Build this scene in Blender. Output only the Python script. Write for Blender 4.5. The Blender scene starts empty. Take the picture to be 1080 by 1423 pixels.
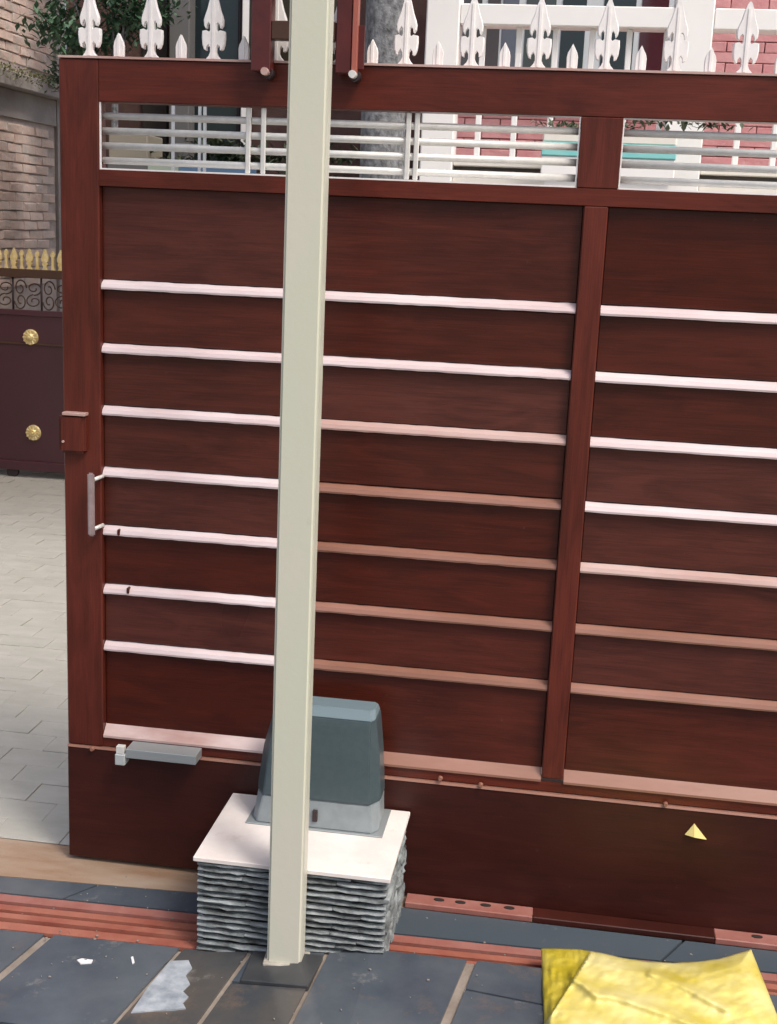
import bpy, bmesh, math, random
from mathutils import Vector, Matrix
rnd = random.Random(7)
S = bpy.context.scene
COL = S.collection
R = math.radians

# ------------------------------------------------------------ camera, world, sun, exposure
YAW, PIT, ROL, CZ, FPX, PW, PH = R(-7.94), R(12.736), R(2.505), 1.7, 1753.87, 1080, 1423
fw = Vector((math.sin(YAW)*math.cos(PIT), math.cos(YAW)*math.cos(PIT), -math.sin(PIT)))
ri = Vector((math.cos(YAW), -math.sin(YAW), 0)); up = ri.cross(fw)
ri, up = (math.cos(ROL)*ri + math.sin(ROL)*up, -math.sin(ROL)*ri + math.cos(ROL)*up)
CAM = Vector((0, 0, CZ))
cd = bpy.data.cameras.new('camera'); cam = bpy.data.objects.new('camera', cd); COL.objects.link(cam)
cd.sensor_fit = 'HORIZONTAL'; cd.sensor_width = 36; cd.lens = FPX/PW*36
cd.clip_start = 0.05; cd.clip_end = 300
m = Matrix((ri, up, -fw)).transposed().to_4x4(); m.translation = CAM
cam.matrix_world = m
S.camera = cam
SUN_EL, SUN_AZ = R(56), R(128)          # azimuth clockwise from +Y
W = bpy.data.worlds.new('World'); S.world = W; W.use_nodes = True
nt = W.node_tree; bg = nt.nodes['Background']
sky = nt.nodes.new('ShaderNodeTexSky'); sky.sky_type = 'NISHITA'; sky.sun_disc = False
sky.sun_elevation = SUN_EL; sky.sun_rotation = SUN_AZ
sky.air_density = 0.9; sky.dust_density = 6.0; sky.ozone_density = 1.0
nt.links.new(sky.outputs[0], bg.inputs[0]); bg.inputs[1].default_value = 0.15
sd = bpy.data.lights.new('sun', 'SUN'); so = bpy.data.objects.new('sun', sd); COL.objects.link(so)
sd.energy = 1.5; sd.angle = R(14); sd.color = (1.0, 0.95, 0.9)
dirv = Vector((math.sin(SUN_AZ)*math.cos(SUN_EL), math.cos(SUN_AZ)*math.cos(SUN_EL), math.sin(SUN_EL)))
so.rotation_euler = dirv.to_track_quat('Z', 'Y').to_euler(); so.location = dirv*20
S.view_settings.view_transform = 'Standard'; S.view_settings.look = 'None'
S.view_settings.gamma = 1; S.view_settings.use_curve_mapping = False
S.view_settings.exposure = 0.3

# ------------------------------------------------------------ measuring helpers
def ray(x, y): return fw + ri*(x-PW/2)/FPX - up*(y-PH/2)/FPX
def at(x, y, Y): d = ray(x, y); return CAM + d*(Y/d.y)
def gr(x, y, z=0.0): d = ray(x, y); return CAM + d*((z-CZ)/d.z)
def floor_z(x): return 0.050*min(1, max(0, (x+0.76)/0.40))
def fl(x, y):
    z = 0.0
    for _ in range(12): p = gr(x, y, z); z = floor_z(p.x)
    return p
# ------------------------------------------------------------ object helpers
def tag(o, label=None, cat=None, group=None, kind=None):
    if label: o['label'] = label
    if cat: o['category'] = cat
    if group: o['group'] = group
    if kind: o['kind'] = kind
    return o
def empty(name, loc, label, cat, group=None):
    o = bpy.data.objects.new(name, None); o.location = loc; COL.objects.link(o); o.empty_display_size = .1
    return tag(o, label, cat, group)
def link(name, me, mat, parent=None, loc=(0, 0, 0), smooth=False):
    """loc is a world place; parents are never rotated"""
    if mat and not me.materials: me.materials.append(mat)
    if smooth:
        for p in me.polygons: p.use_smooth = True
    o = bpy.data.objects.new(name, me); COL.objects.link(o)
    o.parent = parent; w = Vector(loc)
    q = parent
    while q: w = w - q.location; q = q.parent
    o.location = w
    return o
def bm_box(bm, a, b, M=None):
    r = bmesh.ops.create_cube(bm, size=1)
    c = [(a[i]+b[i])/2 for i in range(3)]; s = [abs(b[i]-a[i]) for i in range(3)]
    for v in r['verts']:
        v.co = Vector((v.co.x*s[0]+c[0], v.co.y*s[1]+c[1], v.co.z*s[2]+c[2]))
        if M: v.co = M @ v.co
    return r['verts']
def mesh(bm, name='m'):
    bmesh.ops.recalc_face_normals(bm, faces=bm.faces)
    me = bpy.data.meshes.new(name); bm.to_mesh(me); bm.free(); return me
def box(name, a, b, mat, parent=None, bev=0.0, seg=1):
    bm = bmesh.new(); c = Vector([(a[i]+b[i])/2 for i in range(3)])
    bm_box(bm, [a[i]-c[i] for i in range(3)], [b[i]-c[i] for i in range(3)])
    if bev: bmesh.ops.bevel(bm, geom=bm.edges[:], offset=bev, segments=seg, affect='EDGES')
    return link(name, mesh(bm, name), mat, parent, c)
def tube_bm(bm, p, q, r, n=10, r2=None):
    p, q = Vector(p), Vector(q); d = q-p
    M = Matrix.Translation((p+q)/2) @ d.to_track_quat('Z', 'Y').to_matrix().to_4x4()
    bmesh.ops.create_cone(bm, cap_ends=True, segments=n, radius1=r, radius2=r if r2 is None else r2, depth=d.length, matrix=M)
def tube(name, p, q, r, mat, parent=None, n=10):
    c = (Vector(p)+Vector(q))/2
    bm = bmesh.new(); tube_bm(bm, Vector(p)-c, Vector(q)-c, r, n)
    o = link(name, mesh(bm, name), mat, parent, c)
    for f in o.data.polygons: f.use_smooth = len(f.vertices) == 4
    return o
def extrude_profile(pts, axis, t0, t1):
    """pts 2-D outline; axis 'x': pts=(y,z) ; axis 'y': pts=(x,z)"""
    bm = bmesh.new(); A = []; B = []
    for u, v in pts:
        for t, L in ((t0, A), (t1, B)):
            L.append(bm.verts.new((t, u, v) if axis == 'x' else (u, t, v)))
    n = len(pts)
    bm.faces.new(A); bm.faces.new(B[::-1])
    for i in range(n): bm.faces.new((A[i], A[(i+1) % n], B[(i+1) % n], B[i]))
    return bm
def prism(pts, z0f, thick):
    """polygon pts in plan, top at z0f(x,y)"""
    bm = bmesh.new(); T = []; Bt = []
    for p in pts:
        z = z0f(p[0], p[1]); T.append(bm.verts.new((p[0], p[1], z))); Bt.append(bm.verts.new((p[0], p[1], z-thick)))
    bm.faces.new(T); bm.faces.new(Bt[::-1]); n = len(pts)
    for i in range(n): bm.faces.new((T[i], T[(i+1) % n], Bt[(i+1) % n], Bt[i]))
    return bm
def recentre(me):
    c = sum((v.co for v in me.vertices), Vector())/len(me.vertices)
    for v in me.vertices: v.co -= c
    return c

# ------------------------------------------------------------ materials
def mat(name, col, rough=.5, metal=0, spec=.5, noise=None, bump=None, coat=0):
    """noise=(scale, other colour, amount, stretch xyz); bump=(scale, strength, stretch)"""
    M = bpy.data.materials.new(name); M.use_nodes = True; T = M.node_tree; N = T.nodes; L = T.links
    P = N['Principled BSDF']; P.inputs['Base Color'].default_value = (*col, 1)
    P.inputs['Roughness'].default_value = rough; P.inputs['Metallic'].default_value = metal
    P.inputs['Specular IOR Level'].default_value = spec; P.inputs['Coat Weight'].default_value = coat
    P.inputs['Coat Roughness'].default_value = .15
    tc = N.new('ShaderNodeTexCoord'); oi = N.new('ShaderNodeObjectInfo')
    off = N.new('ShaderNodeVectorMath'); off.operation = 'MULTIPLY_ADD'
    L.new(oi.outputs['Random'], off.inputs[0]); off.inputs[1].default_value = (37, 91, 53); L.new(tc.outputs['Object'], off.inputs[2])
    def nz(scale, st, det=5, rg=.6):
        mp = N.new('ShaderNodeMapping'); mp.inputs['Scale'].default_value = st or (1, 1, 1)
        L.new(off.outputs[0], mp.inputs[0])
        n = N.new('ShaderNodeTexNoise'); n.inputs['Scale'].default_value = scale
        n.inputs['Detail'].default_value = det; n.inputs['Roughness'].default_value = rg
        L.new(mp.outputs[0], n.inputs[0]); return n
    if noise:
        n = nz(noise[0], noise[3] if len(noise) > 3 else None)
        rp = N.new('ShaderNodeValToRGB'); rp.color_ramp.elements[0].position = .5-.5*noise[2]+.08
        rp.color_ramp.elements[1].position = .5+.5*noise[2]-.08 if noise[2] > .2 else .62
        rp.color_ramp.elements[0].color = (*col, 1); rp.color_ramp.elements[1].color = (*noise[1], 1)
        L.new(n.outputs[0], rp.inputs[0]); L.new(rp.outputs[0], P.inputs['Base Color'])
        mr = N.new('ShaderNodeMapRange'); mr.inputs[3].default_value = rough*.8; mr.inputs[4].default_value = min(1, rough*1.25)
        L.new(n.outputs[0], mr.inputs[0]); L.new(mr.outputs[0], P.inputs['Roughness'])
    if bump:
        n = nz(bump[0], bump[2] if len(bump) > 2 else None, 6, .65)
        b = N.new('ShaderNodeBump'); b.inputs['Strength'].default_value = bump[1]; b.inputs['Distance'].default_value = .01
        L.new(n.outputs[0], b.inputs['Height']); L.new(b.outputs[0], P.inputs['Normal'])
    return M
def wood(name, dark, light, stretch, rough=.33, vary=False):
    M = bpy.data.materials.new(name); M.use_nodes = True; T = M.node_tree; N = T.nodes; L = T.links
    P = N['Principled BSDF']; P.inputs['Coat Weight'].default_value = .08; P.inputs['Coat Roughness'].default_value = .25
    P.inputs['Specular IOR Level'].default_value = .28
    tc = N.new('ShaderNodeTexCoord'); oi = N.new('ShaderNodeObjectInfo')
    off = N.new('ShaderNodeVectorMath'); off.operation = 'MULTIPLY_ADD'
    L.new(oi.outputs['Random'], off.inputs[0]); off.inputs[1].default_value = (17, 31, 23); L.new(tc.outputs['Object'], off.inputs[2])
    def chain(st, sc, det, dist):
        mp = N.new('ShaderNodeMapping'); mp.inputs['Scale'].default_value = st; L.new(off.outputs[0], mp.inputs[0])
        n = N.new('ShaderNodeTexNoise'); n.inputs['Scale'].default_value = sc; n.inputs['Detail'].default_value = det
        n.inputs['Distortion'].default_value = dist; n.inputs['Roughness'].default_value = .62
        L.new(mp.outputs[0], n.inputs[0]); return n
    broad = chain(stretch, 3.2, 3, 1.6); fine = chain([s*s*1.6 if s > 1 else s for s in stretch], 7, 5, .3)
    patch = chain((1, 1, 1), 2.3, 2, .5)
    a = N.new('ShaderNodeMath'); a.operation = 'MULTIPLY_ADD'; a.inputs[1].default_value = .50
    L.new(fine.outputs[0], a.inputs[0]); 
    b = N.new('ShaderNodeMath'); b.operation = 'MULTIPLY'; b.inputs[1].default_value = .50; L.new(broad.outputs[0], b.inputs[0])
    L.new(b.outputs[0], a.inputs[2])
    c = N.new('ShaderNodeMath'); c.operation = 'MULTIPLY_ADD'; c.inputs[1].default_value = .35; L.new(patch.outputs[0], c.inputs[0]); 
    c2 = N.new('ShaderNodeMath'); c2.operation = 'ADD'; c2.inputs[1].default_value = -.175; L.new(c.outputs[0], c2.inputs[0])
    L.new(a.outputs[0], c.inputs[2])
    rp = N.new('ShaderNodeValToRGB'); e = rp.color_ramp.elements
    e[0].position = .36; e[0].color = (*dark, 1); e[1].position = .66; e[1].color = (*light, 1)
    L.new(c2.outputs[0], rp.inputs[0])
    if vary:
        hs = N.new('ShaderNodeHueSaturation'); v1 = N.new('ShaderNodeMapRange'); v1.inputs[3].default_value = .78; v1.inputs[4].default_value = 1.25
        v2 = N.new('ShaderNodeMapRange'); v2.inputs[3].default_value = 1.05; v2.inputs[4].default_value = .86
        L.new(oi.outputs['Random'], v1.inputs[0]); L.new(oi.outputs['Random'], v2.inputs[0])
        L.new(v1.outputs[0], hs.inputs['Value']); L.new(v2.outputs[0], hs.inputs['Saturation']); L.new(rp.outputs[0], hs.inputs['Color'])
        L.new(hs.outputs[0], P.inputs['Base Color'])
    else: L.new(rp.outputs[0], P.inputs['Base Color'])
    mr = N.new('ShaderNodeMapRange'); mr.inputs[3].default_value = rough*.75; mr.inputs[4].default_value = rough*1.3
    L.new(patch.outputs[0], mr.inputs[0]); L.new(mr.outputs[0], P.inputs['Roughness'])
    bm_ = N.new('ShaderNodeBump'); bm_.inputs['Strength'].default_value = .12; bm_.inputs['Distance'].default_value = .002
    L.new(fine.outputs[0], bm_.inputs['Height']); L.new(bm_.outputs[0], P.inputs['Normal'])
    return M
M_H = wood('wood_across', (.062, .0115, .0065), (.130, .0240, .0130), (1, 1, 6))
M_V = wood('wood_upright', (.064, .0130, .0082), (.135, .0270, .0160), (7, 7, 1))
M_B = wood('wood_board', (.046, .0084, .0046), (.096, .0175, .0092), (1, 1, 6), .3, True)
M_K = wood('wood_kick', (.026, .0048, .0030), (.050, .0092, .0056), (1, 1, 6), .46)
M_STRIPW = mat('white_reflect_strip', (.72, .63, .635), .4, noise=(5, (.60, .47, .47), .5, (.6, 1, 3)))  # bright sky reflection painted into the strip colour
M_STRIPP = mat('rose_strip', (.44, .27, .23), .35, noise=(4, (.56, .42, .39), .45, (.6, 1, 3)))  # on trim strips, a half-bright reflection put into the colour
M_STRIPT = mat('tan_reflect_strip', (.32, .165, .125), .34, noise=(4, (.22, .10, .065), .5, (.6, 1, 3)))  # brown reflection painted on trim strips; own tan on seam and screws
M_WHITE = mat('white_paint', (.88, .865, .85), .35, noise=(40, (.82, .80, .78), .4))
M_CHROME = mat('satin_steel', (.78, .78, .74), .36, metal=.2, noise=(30, (.68, .68, .65), .4))
M_GREY = mat('grey_metal', (.34, .38, .39), .38, metal=.4)
M_MAROON = mat('maroon_paint', (.115, .022, .018), .35, noise=(14, (.07, .012, .012), .5))
M_MAROONL = mat('maroon_edge', (.36, .11, .08), .4)
M_DARK = mat('dark_gap', (.02, .016, .014), .7)
M_PILLAR = mat('cream_paint', (.56, .59, .47), .38, noise=(3, (.61, .59, .50), .5, (1, 1, .4)), bump=(60, .06))
M_CAP = mat('white_slab', (.80, .75, .71), .45, noise=(9, (.72, .66, .62), .4), bump=(40, .05))
M_STONE = mat('split_slate', (.045, .052, .052), .6, noise=(24, (.36, .40, .41), .5, (.5, .5, 1.2)), bump=(70, .6))
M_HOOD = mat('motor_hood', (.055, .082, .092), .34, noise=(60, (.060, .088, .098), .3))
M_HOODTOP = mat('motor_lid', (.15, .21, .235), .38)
M_MBASE = mat('motor_base', (.26, .30, .315), .4, noise=(20, (.22, .255, .27), .4))
M_TILE = mat('slate_tile', (.046, .060, .080), .15, noise=(3.6, (.110, .126, .142), .6), bump=(16, .12))
M_TILEB = mat('slate_tile_brown', (.044, .056, .068), .17, noise=(4.5, (.105, .092, .078), .6), bump=(22, .10))
M_SLATEBLUE = mat('blue_slate', (.058, .078, .096), .45, noise=(2, (.066, .086, .104), .4))
def smudge(M, col, lo, hi, scale):
    T = M.node_tree; N = T.nodes; L = T.links; P = N['Principled BSDF']
    src = P.inputs['Base Color'].links[0].from_socket; offs = [n for n in N if n.type == 'VECT_MATH'][0]
    n = N.new('ShaderNodeTexNoise'); n.inputs['Scale'].default_value = scale; n.inputs['Detail'].default_value = 8; n.inputs['Roughness'].default_value = .75
    L.new(offs.outputs[0], n.inputs[0]); mr = N.new('ShaderNodeMapRange'); mr.inputs[1].default_value = lo; mr.inputs[2].default_value = hi; mr.clamp = True
    L.new(n.outputs[0], mr.inputs[0]); mx = N.new('ShaderNodeMix'); mx.data_type = 'RGBA'; mx.inputs[7].default_value = (*col, 1)
    L.new(mr.outputs[0], mx.inputs[0]); L.new(src, mx.inputs[6]); L.new(mx.outputs[2], P.inputs['Base Color'])
for M_ in (M_TILE, M_TILEB): smudge(M_, (.24, .24, .23), .60, .80, 9); smudge(M_, (.17, .12, .085), .56, .72, 2.2)
smudge(M_SLATEBLUE, (.16, .17, .18), .62, .8, 12)
M_GROUT = mat('grout', (.20, .165, .135), .85, noise=(12, (.30, .26, .22), .5), bump=(60, .3))
M_RED = mat('red_oxide', (.27, .080, .055), .5, noise=(9, (.36, .14, .095), .5, (1, 1, 1)), bump=(50, .15))
M_REDD = mat('red_oxide_dark', (.05, .014, .010), .6, noise=(9, (.10, .03, .02), .5))
M_PINKR = mat('faded_red', (.34, .155, .13), .5, noise=(12, (.26, .09, .07), .5))
M_CONC = mat('stained_concrete', (.25, .145, .080), .75, noise=(6, (.36, .28, .21), .6, (.6, 2.2, 1)), bump=(30, .3))
M_LANE = mat('pale_concrete', (.34, .335, .285), .85, noise=(4, (.40, .39, .34), .6), bump=(40, .25))
M_PAVER = mat('pale_paver', (.35, .345, .295), .8, noise=(5, (.44, .425, .38), .6, (1, 2.5, 1)), bump=(45, .3))
M_GROUND = mat('earth', (.22, .19, .15), .95, noise=(2, (.30, .27, .22), .6))
M_BRICK = mat('weathered_brick', (.56, .39, .31), .85, noise=(9, (.66, .53, .46), .6), bump=(35, .7))
M_MORTAR = mat('mortar', (.46, .39, .35), .95, noise=(12, (.34, .28, .25), .6), bump=(40, .6))
M_PLASTER = mat('grey_plaster', (.34, .31, .29), .85, noise=(5, (.26, .235, .22), .6), bump=(25, .4))
M_MOSS = mat('moss', (.09, .10, .04), .95, noise=(30, (.20, .19, .10), .6))
M_LEAF = mat('leaf', (.045, .105, .055), .5, noise=(6, (.09, .17, .10), .6))
M_LEAFD = mat('dark_leaf', (.035, .055, .025), .6, noise=(6, (.07, .09, .045), .6))
M_NGATE = mat('plum_sheet', (.066, .020, .028), .35, noise=(3, (.055, .018, .022), .5))
M_NRAIL = mat('bronze_rail', (.06, .026, .012), .45)
M_GOLD = mat('gold_paint', (.70, .52, .20), .35, metal=.35, noise=(30, (.80, .68, .38), .4))
M_IRON = mat('black_iron', (.03, .018, .02), .5)
M_PINK = mat('pink_brick', (.60, .25, .26), .75, noise=(10, (.68, .36, .36), .6), bump=(30, .4))
M_PINKM = mat('pink_mortar', (.50, .24, .24), .85)
M_HWHITE = mat('house_white', (.91, .905, .885), .5, noise=(4, (.88, .87, .85), .5))
M_CREAM = mat('house_cream', (.84, .81, .74), .55, noise=(8, (.78, .74, .66), .5))
M_FRAME = mat('pale_frame', (.55, .60, .63), .45)
M_TEAL = mat('teal_paint', (.22, .62, .62), .45, noise=(8, (.28, .66, .65), .4))
M_BARK = mat('bark', (.28, .29, .30), .85, noise=(48, (.07, .072, .078), .55, (1, 1, .7)), bump=(30, 1.0))
M_COLG = mat('grey_column', (.13, .13, .13), .7)
M_BROWNW = mat('brown_wall', (.10, .055, .045), .8, noise=(6, (.06, .03, .028), .6), bump=(20, .4))
M_BLUE = mat('blue_coping', (.12, .22, .36), .5)
M_PALEG = mat('pale_green_coping', (.40, .48, .38), .6)
def glass(name, col, rough=.08):
    M = mat(name, col, rough, spec=.7); return M
G_DARK = glass('glass_dark', (.012, .022, .026)); G_BLUE = glass('glass_blue', (.10, .115, .15)); G_GREEN = glass('glass_green', (.05, .065, .062))
G_MAR = glass('glass_maroon', (.05, .008, .014)); G_GREY = glass('glass_grey', (.07, .07, .075))
M_PATCH = mat('pale_patch', (.48, .52, .56), .6, noise=(18, (.16, .19, .22), .6), bump=(60, .3))
M_FLECK = mat('white_fleck', (.75, .75, .75), .6)
# woven yellow plastic
M_SACK = mat('yellow_sack', (.60, .49, .055), .36, noise=(7, (.78, .70, .30), .5, (1, 1, 1)), bump=(30, .12))
M_SACKD = mat('yellow_sack_gusset', (.46, .37, .025), .36, noise=(14, (.56, .47, .08), .5), bump=(200, .2))

# ------------------------------------------------------------ setting: ground, strips, channel, tiles
def plane(name, x0, x1, y0, y1, z, m_):
    me = bpy.data.meshes.new(name); me.from_pydata([(x0, y0, z), (x1, y0, z), (x1, y1, z), (x0, y1, z)], [], [(0, 1, 2, 3)])
    return tag(link(name, me, m_), kind='structure')
plane('ground', -60, 60, -60, 60, -.12, M_GROUND)
XL, XR = -3.2, 3.2
def line(p, q):                                    # x -> y on a plan line
    return lambda x: p.y + (q.y-p.y)*(x-p.x)/(q.x-p.x)
L_conc = line(gr(0, 1218), gr(270, 1241))          # concrete / slate strip
L_ch0 = line(gr(0, 1245), gr(270, 1273))           # far edge of red channel
L_ch1 = line(gr(0, 1291), gr(270, 1319))           # near edge of red channel
def strip(name, fa, fb, z, thick, m_, x0=XL, x1=XR, parent=None):
    pts = [(x0, fb(x0)), (x1, fb(x1)), (x1, fa(x1)), (x0, fa(x0))]
    me = mesh(prism(pts, lambda x, y: z, thick)); c = recentre(me)
    return link(name, me, m_, parent, c)
lane = tag(box('lane', (-7, 2.98, -.11), (7, 9.6, -.012), M_LANE), kind='structure')
conc = tag(strip('concrete_apron', lambda x: 3.0285, L_conc, .002, .1, M_CONC), kind='structure')
tag(strip('floor_bed', lambda x: L_conc(x)-.001, lambda x: -1.0, -.012, .09, M_GROUT), kind='structure')
# slate strip slabs
sl = empty('slate_border', (-1.2, 2.8, 0), None, None); tag(sl, kind='structure')
jA, jB = gr(122, 1232), gr(102, 1254)
xs = [XL, -2.1, (jA.x+jB.x)/2, -.62, .35, 1.3, XR]
for i in range(len(xs)-1):
    g_ = .004
    a0, a1 = xs[i]+g_, xs[i+1]-g_
    fa = (lambda x: L_conc(x)-.008) if xs[i] < -.7 else (lambda x: 2.905); fb = lambda x: L_ch0(x)+.006
    sk0 = sk1 = 0.03
    pts = [(a0-sk0, fb(a0)), (a1-sk1, fb(a1)), (a1+sk1, fa(a1)), (a0+sk0, fa(a0))]
    me = mesh(prism(pts, lambda x, y: .006, .02)); c = recentre(me)
    link('slab', me, M_TILE if a0 < -.7 else M_SLATEBLUE, sl, c)
# red channel
ch = empty('drain_channel', (-1, 2.68, 0), None, None); tag(ch, kind='structure')
strip('channel_bed', L_ch0, L_ch1, -.008, .02, M_REDD, parent=ch)
fr = [(0.0, .22, M_PINKR, .006), (.31, .47, M_RED, .005), (.55, .70, M_RED, .004), (.79, 1.0, M_RED, .001)]
for a, b, mm, z in fr:
    fa = lambda x: L_ch0(x)+(L_ch1(x)-L_ch0(x))*a; fb = lambda x: L_ch0(x)+(L_ch1(x)-L_ch0(x))*b
    strip('ridge', fa, fb, z, .014, mm, parent=ch)
# tiles of the porch floor
tf = empty('tiled_floor', (0, 2.2, 0), None, None); tag(tf, kind='structure')
def vline(p, q):                                   # y -> x
    return lambda y: p.x + (q.x-p.x)*(y-p.y)/(q.y-p.y)
V = [vline(fl(57, 1310), fl(0, 1358)), vline(fl(241, 1332), fl(159, 1423)), vline(fl(353, 1317), fl(277, 1423)),
     vline(fl(457, 1320), fl(421, 1390)), vline(fl(656, 1336), fl(620, 1423))]
o0 = V[0]; o4 = V[4]
V = [lambda y: o0(y)-.95, lambda y: o0(y)-.48] + V + [lambda y: o4(y)+.42, lambda y: o4(y)+.84, lambda y: o4(y)+1.3]
hw = [.006, .006, .013, .006, .007, .006, .012, .006, .006, .006]
def back(x):
    b = L_ch1(x)-.006
    if x > -.50: b = min(b, line(fl(560, 1325), fl(750, 1347))(x))
    return b
h1 = line(fl(329, 1367), fl(425, 1374)); h3 = line(fl(647, 1377), fl(757, 1399)); h4 = line(fl(0, 1415), fl(63, 1423))
splits = {1: [h4], 2: [lambda x: h4(x)-.02], 3: [lambda x: 2.05], 4: [h1], 5: [lambda x: 1.98], 6: [h3], 7: [lambda x: h3(x)-.1]}
def solve(vf, yf):                                 # crossing of x=vf(y), y=yf(x)
    x = -.3
    for _ in range(30): x = vf(yf(x))
    return (x, yf(x))
for i in range(len(V)-1):
    rows = [back] + splits.get(i, [lambda x: 2.1]) + [lambda x: 1.35, lambda x: .6, lambda x: -.2]
    for j in range(len(rows)-1):
        top = (lambda f, j: (lambda x: f(x)-(.004 if j else 0)))(rows[j], j); bot = (lambda f: (lambda x: f(x)+.004))(rows[j+1])
        l = (lambda f, h: (lambda y: f(y)+h))(V[i], hw[i]); r_ = (lambda f, h: (lambda y: f(y)-h))(V[i+1], hw[i+1])
        pts = [solve(l, bot), solve(r_, bot), solve(r_, top), solve(l, top)]
        bm = prism(pts, lambda x, y: floor_z(x), .10)
        for kx in (-.76, -.36): bmesh.ops.bisect_plane(bm, geom=bm.verts[:]+bm.edges[:]+bm.faces[:], plane_co=(kx, 0, 0), plane_no=(1, 0, 0))
        dz = .003+rnd.uniform(-.001, .001)
        for v in bm.verts:
            if v.co.z > -.01: v.co.z = floor_z(v.co.x)+dz
        me = mesh(bm); c = recentre(me)
        link('tile', me, M_TILEB if (i in (2, 4, 5) and j == 1) or rnd.random() < .15 else M_TILE, tf, c)
# grout between raised tiles
me = bpy.data.meshes.new('grout'); gx = [-3.2, -.76, -.36, 2.9]
vv = []; ff = []
for x in gx: vv += [(x, -.3, floor_z(x)-.004), (x, back(x)-.004, floor_z(x)-.004)]
for k in range(3): ff.append((2*k, 2*k+2, 2*k+3, 2*k+1))
me.from_pydata(vv, [], ff); link('grout', me, M_GROUT, tf)

# lane pavers, one by one where the lane shows
pv = empty('lane_paving', (-2, 5, 0), None, None); tag(pv, kind='structure')
pm = bmesh.new(); bm_box(pm, (-.099, -.0575, -.014), (.099, .0575, 0)); bmesh.ops.bevel(pm, geom=[e for e in pm.edges if all(v.co.z > -.01 for v in e.verts)], offset=.0012, segments=1, affect='EDGES')
pme = mesh(pm, 'paver'); y = 3.089; k = 0
while y < 7.9:
    xa = -.475*y-.12; xb = -.40*y+.16
    x = math.floor(xa/.2)*.2 + (.1 if k % 2 else 0)
    while x < xb and x < -.25:
        o = link('paver', pme, M_PAVER, pv, (x, y, .002+rnd.uniform(-.002, .002)))
        o.rotation_euler = (rnd.uniform(-.012, .012), rnd.uniform(-.012, .012), rnd.uniform(-.01, .01)); x += .2
    y += .1165; k += 1

# ------------------------------------------------------------ the sliding gate
GY = 2.964
gate = empty('sliding_gate', (-1.238, GY+.025, .012), 'tall dark red wood grain sliding gate with pale strips behind the cream post', 'gate')
XE = 1.30
box('stile', (-1.240, GY, .335), (-1.143, GY+.05, 2.052), M_V, gate, .003)
box('stile', (XE-.1, GY, .335), (XE, GY+.05, 2.052), M_V, gate, .003)
box('top_rail', (-1.143, GY+.001, 1.957), (XE-.1, GY+.049, 2.052), M_H, gate, .002)
box('top_edge', (-1.240, GY-.003, 2.053), (XE, GY+.052, 2.058), M_STRIPP, gate)
box('middle_rail', (-1.143, GY+.001, 1.765), (XE-.1, GY+.049, 1.803), M_H, gate, .0006)
box('mullion_head', (-.019, GY, 1.8035), (.074, GY+.05, 1.9565), M_V, gate, .002)
box('mullion', (.001, GY, .372), (.056, GY+.05, 1.7645), M_V, gate, .003)
zt = [1.546, 1.392, 1.238, 1.082, .932, .777, .6235]
M_STRIPP2 = mat('rose_white_reflect_strip', (.36, .20, .17), .4, noise=(5, (.60, .48, .46), .5, (.7, 1, 2)))  # left ledge: pale and rosy reflections painted as mottled colour
def strips(x0, x1, mats):
    for z, mm in zip(zt, mats):
        top = z; zj = rnd.uniform(-.0006, .0006)
        pr = [(GY+.024, top-.001), (GY+.010, top-.010), (GY+.006, top-.019), (GY+.007, top-.0235), (GY+.024, top-.0245)]
        n = 26; bm = bmesh.new(); rings = []
        for i in range(n+1):
            x = x0+(x1-x0)*i/n; w = rnd.uniform(-.0007, .0007)
            rings.append([bm.verts.new((x, a, b+zj+(w if q in (0, 3) else 0))) for q, (a, b) in enumerate(pr)])
        for i in range(n):
            for q in range(5): bm.faces.new((rings[i][q], rings[i+1][q], rings[i+1][(q+1) % 5], rings[i][(q+1) % 5]))
        bm.faces.new(rings[0]); bm.faces.new(rings[-1][::-1])
        me = mesh(bm); c = recentre(me); link('trim_strip', me, mm, gate, c)
    edges = [1.765]+zt+[.384]
    for k in range(8):
        a = edges[k]-(.001 if k == 0 else .0255); b = edges[k+1]+.001
        if k == 0: a = 1.7649
        box('board', (x0, GY+.020+rnd.uniform(0, .0015), b), (x1, GY+.034, a), M_B, gate, .0015)
XP = at(424, 640, GY).x
box('back_sheet', (-1.1425, GY+.0365, .385), (XE-.1005, GY+.047, 1.7649), M_MAROON, gate)
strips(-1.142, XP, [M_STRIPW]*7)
strips(XP+.001, .0, [M_STRIPW, M_STRIPW, M_STRIPP, M_STRIPT, M_STRIPT, M_STRIPT, M_STRIPT])  # each strip coloured by what it would mirror
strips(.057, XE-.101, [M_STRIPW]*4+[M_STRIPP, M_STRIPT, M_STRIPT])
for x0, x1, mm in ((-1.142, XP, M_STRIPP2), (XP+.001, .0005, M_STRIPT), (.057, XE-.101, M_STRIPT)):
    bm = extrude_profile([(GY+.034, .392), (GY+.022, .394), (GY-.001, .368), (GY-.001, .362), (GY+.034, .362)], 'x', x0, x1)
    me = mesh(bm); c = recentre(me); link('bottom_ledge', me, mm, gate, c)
box('bottom_rail', (-1.1425, GY+.004, .337), (XE-.1005, GY+.049, .3615), M_H, gate)
box('kick_plate', (-1.240, GY-.003, .013), (XE, GY+.045, .328), M_K, gate, .002)
bm = extrude_profile([(GY+.045, .3285), (GY-.005, .3285), (GY-.002, .3335), (GY+.045, .3345)], 'x', -1.240, XE)
me = mesh(bm); c = recentre(me); link('seam_strip', me, M_STRIPT, gate, c)
bm = bmesh.new(); tube_bm(bm, (0, .004, 0), (0, -.004, 0), .0065, 12, .0045); sme = mesh(bm)
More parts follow.
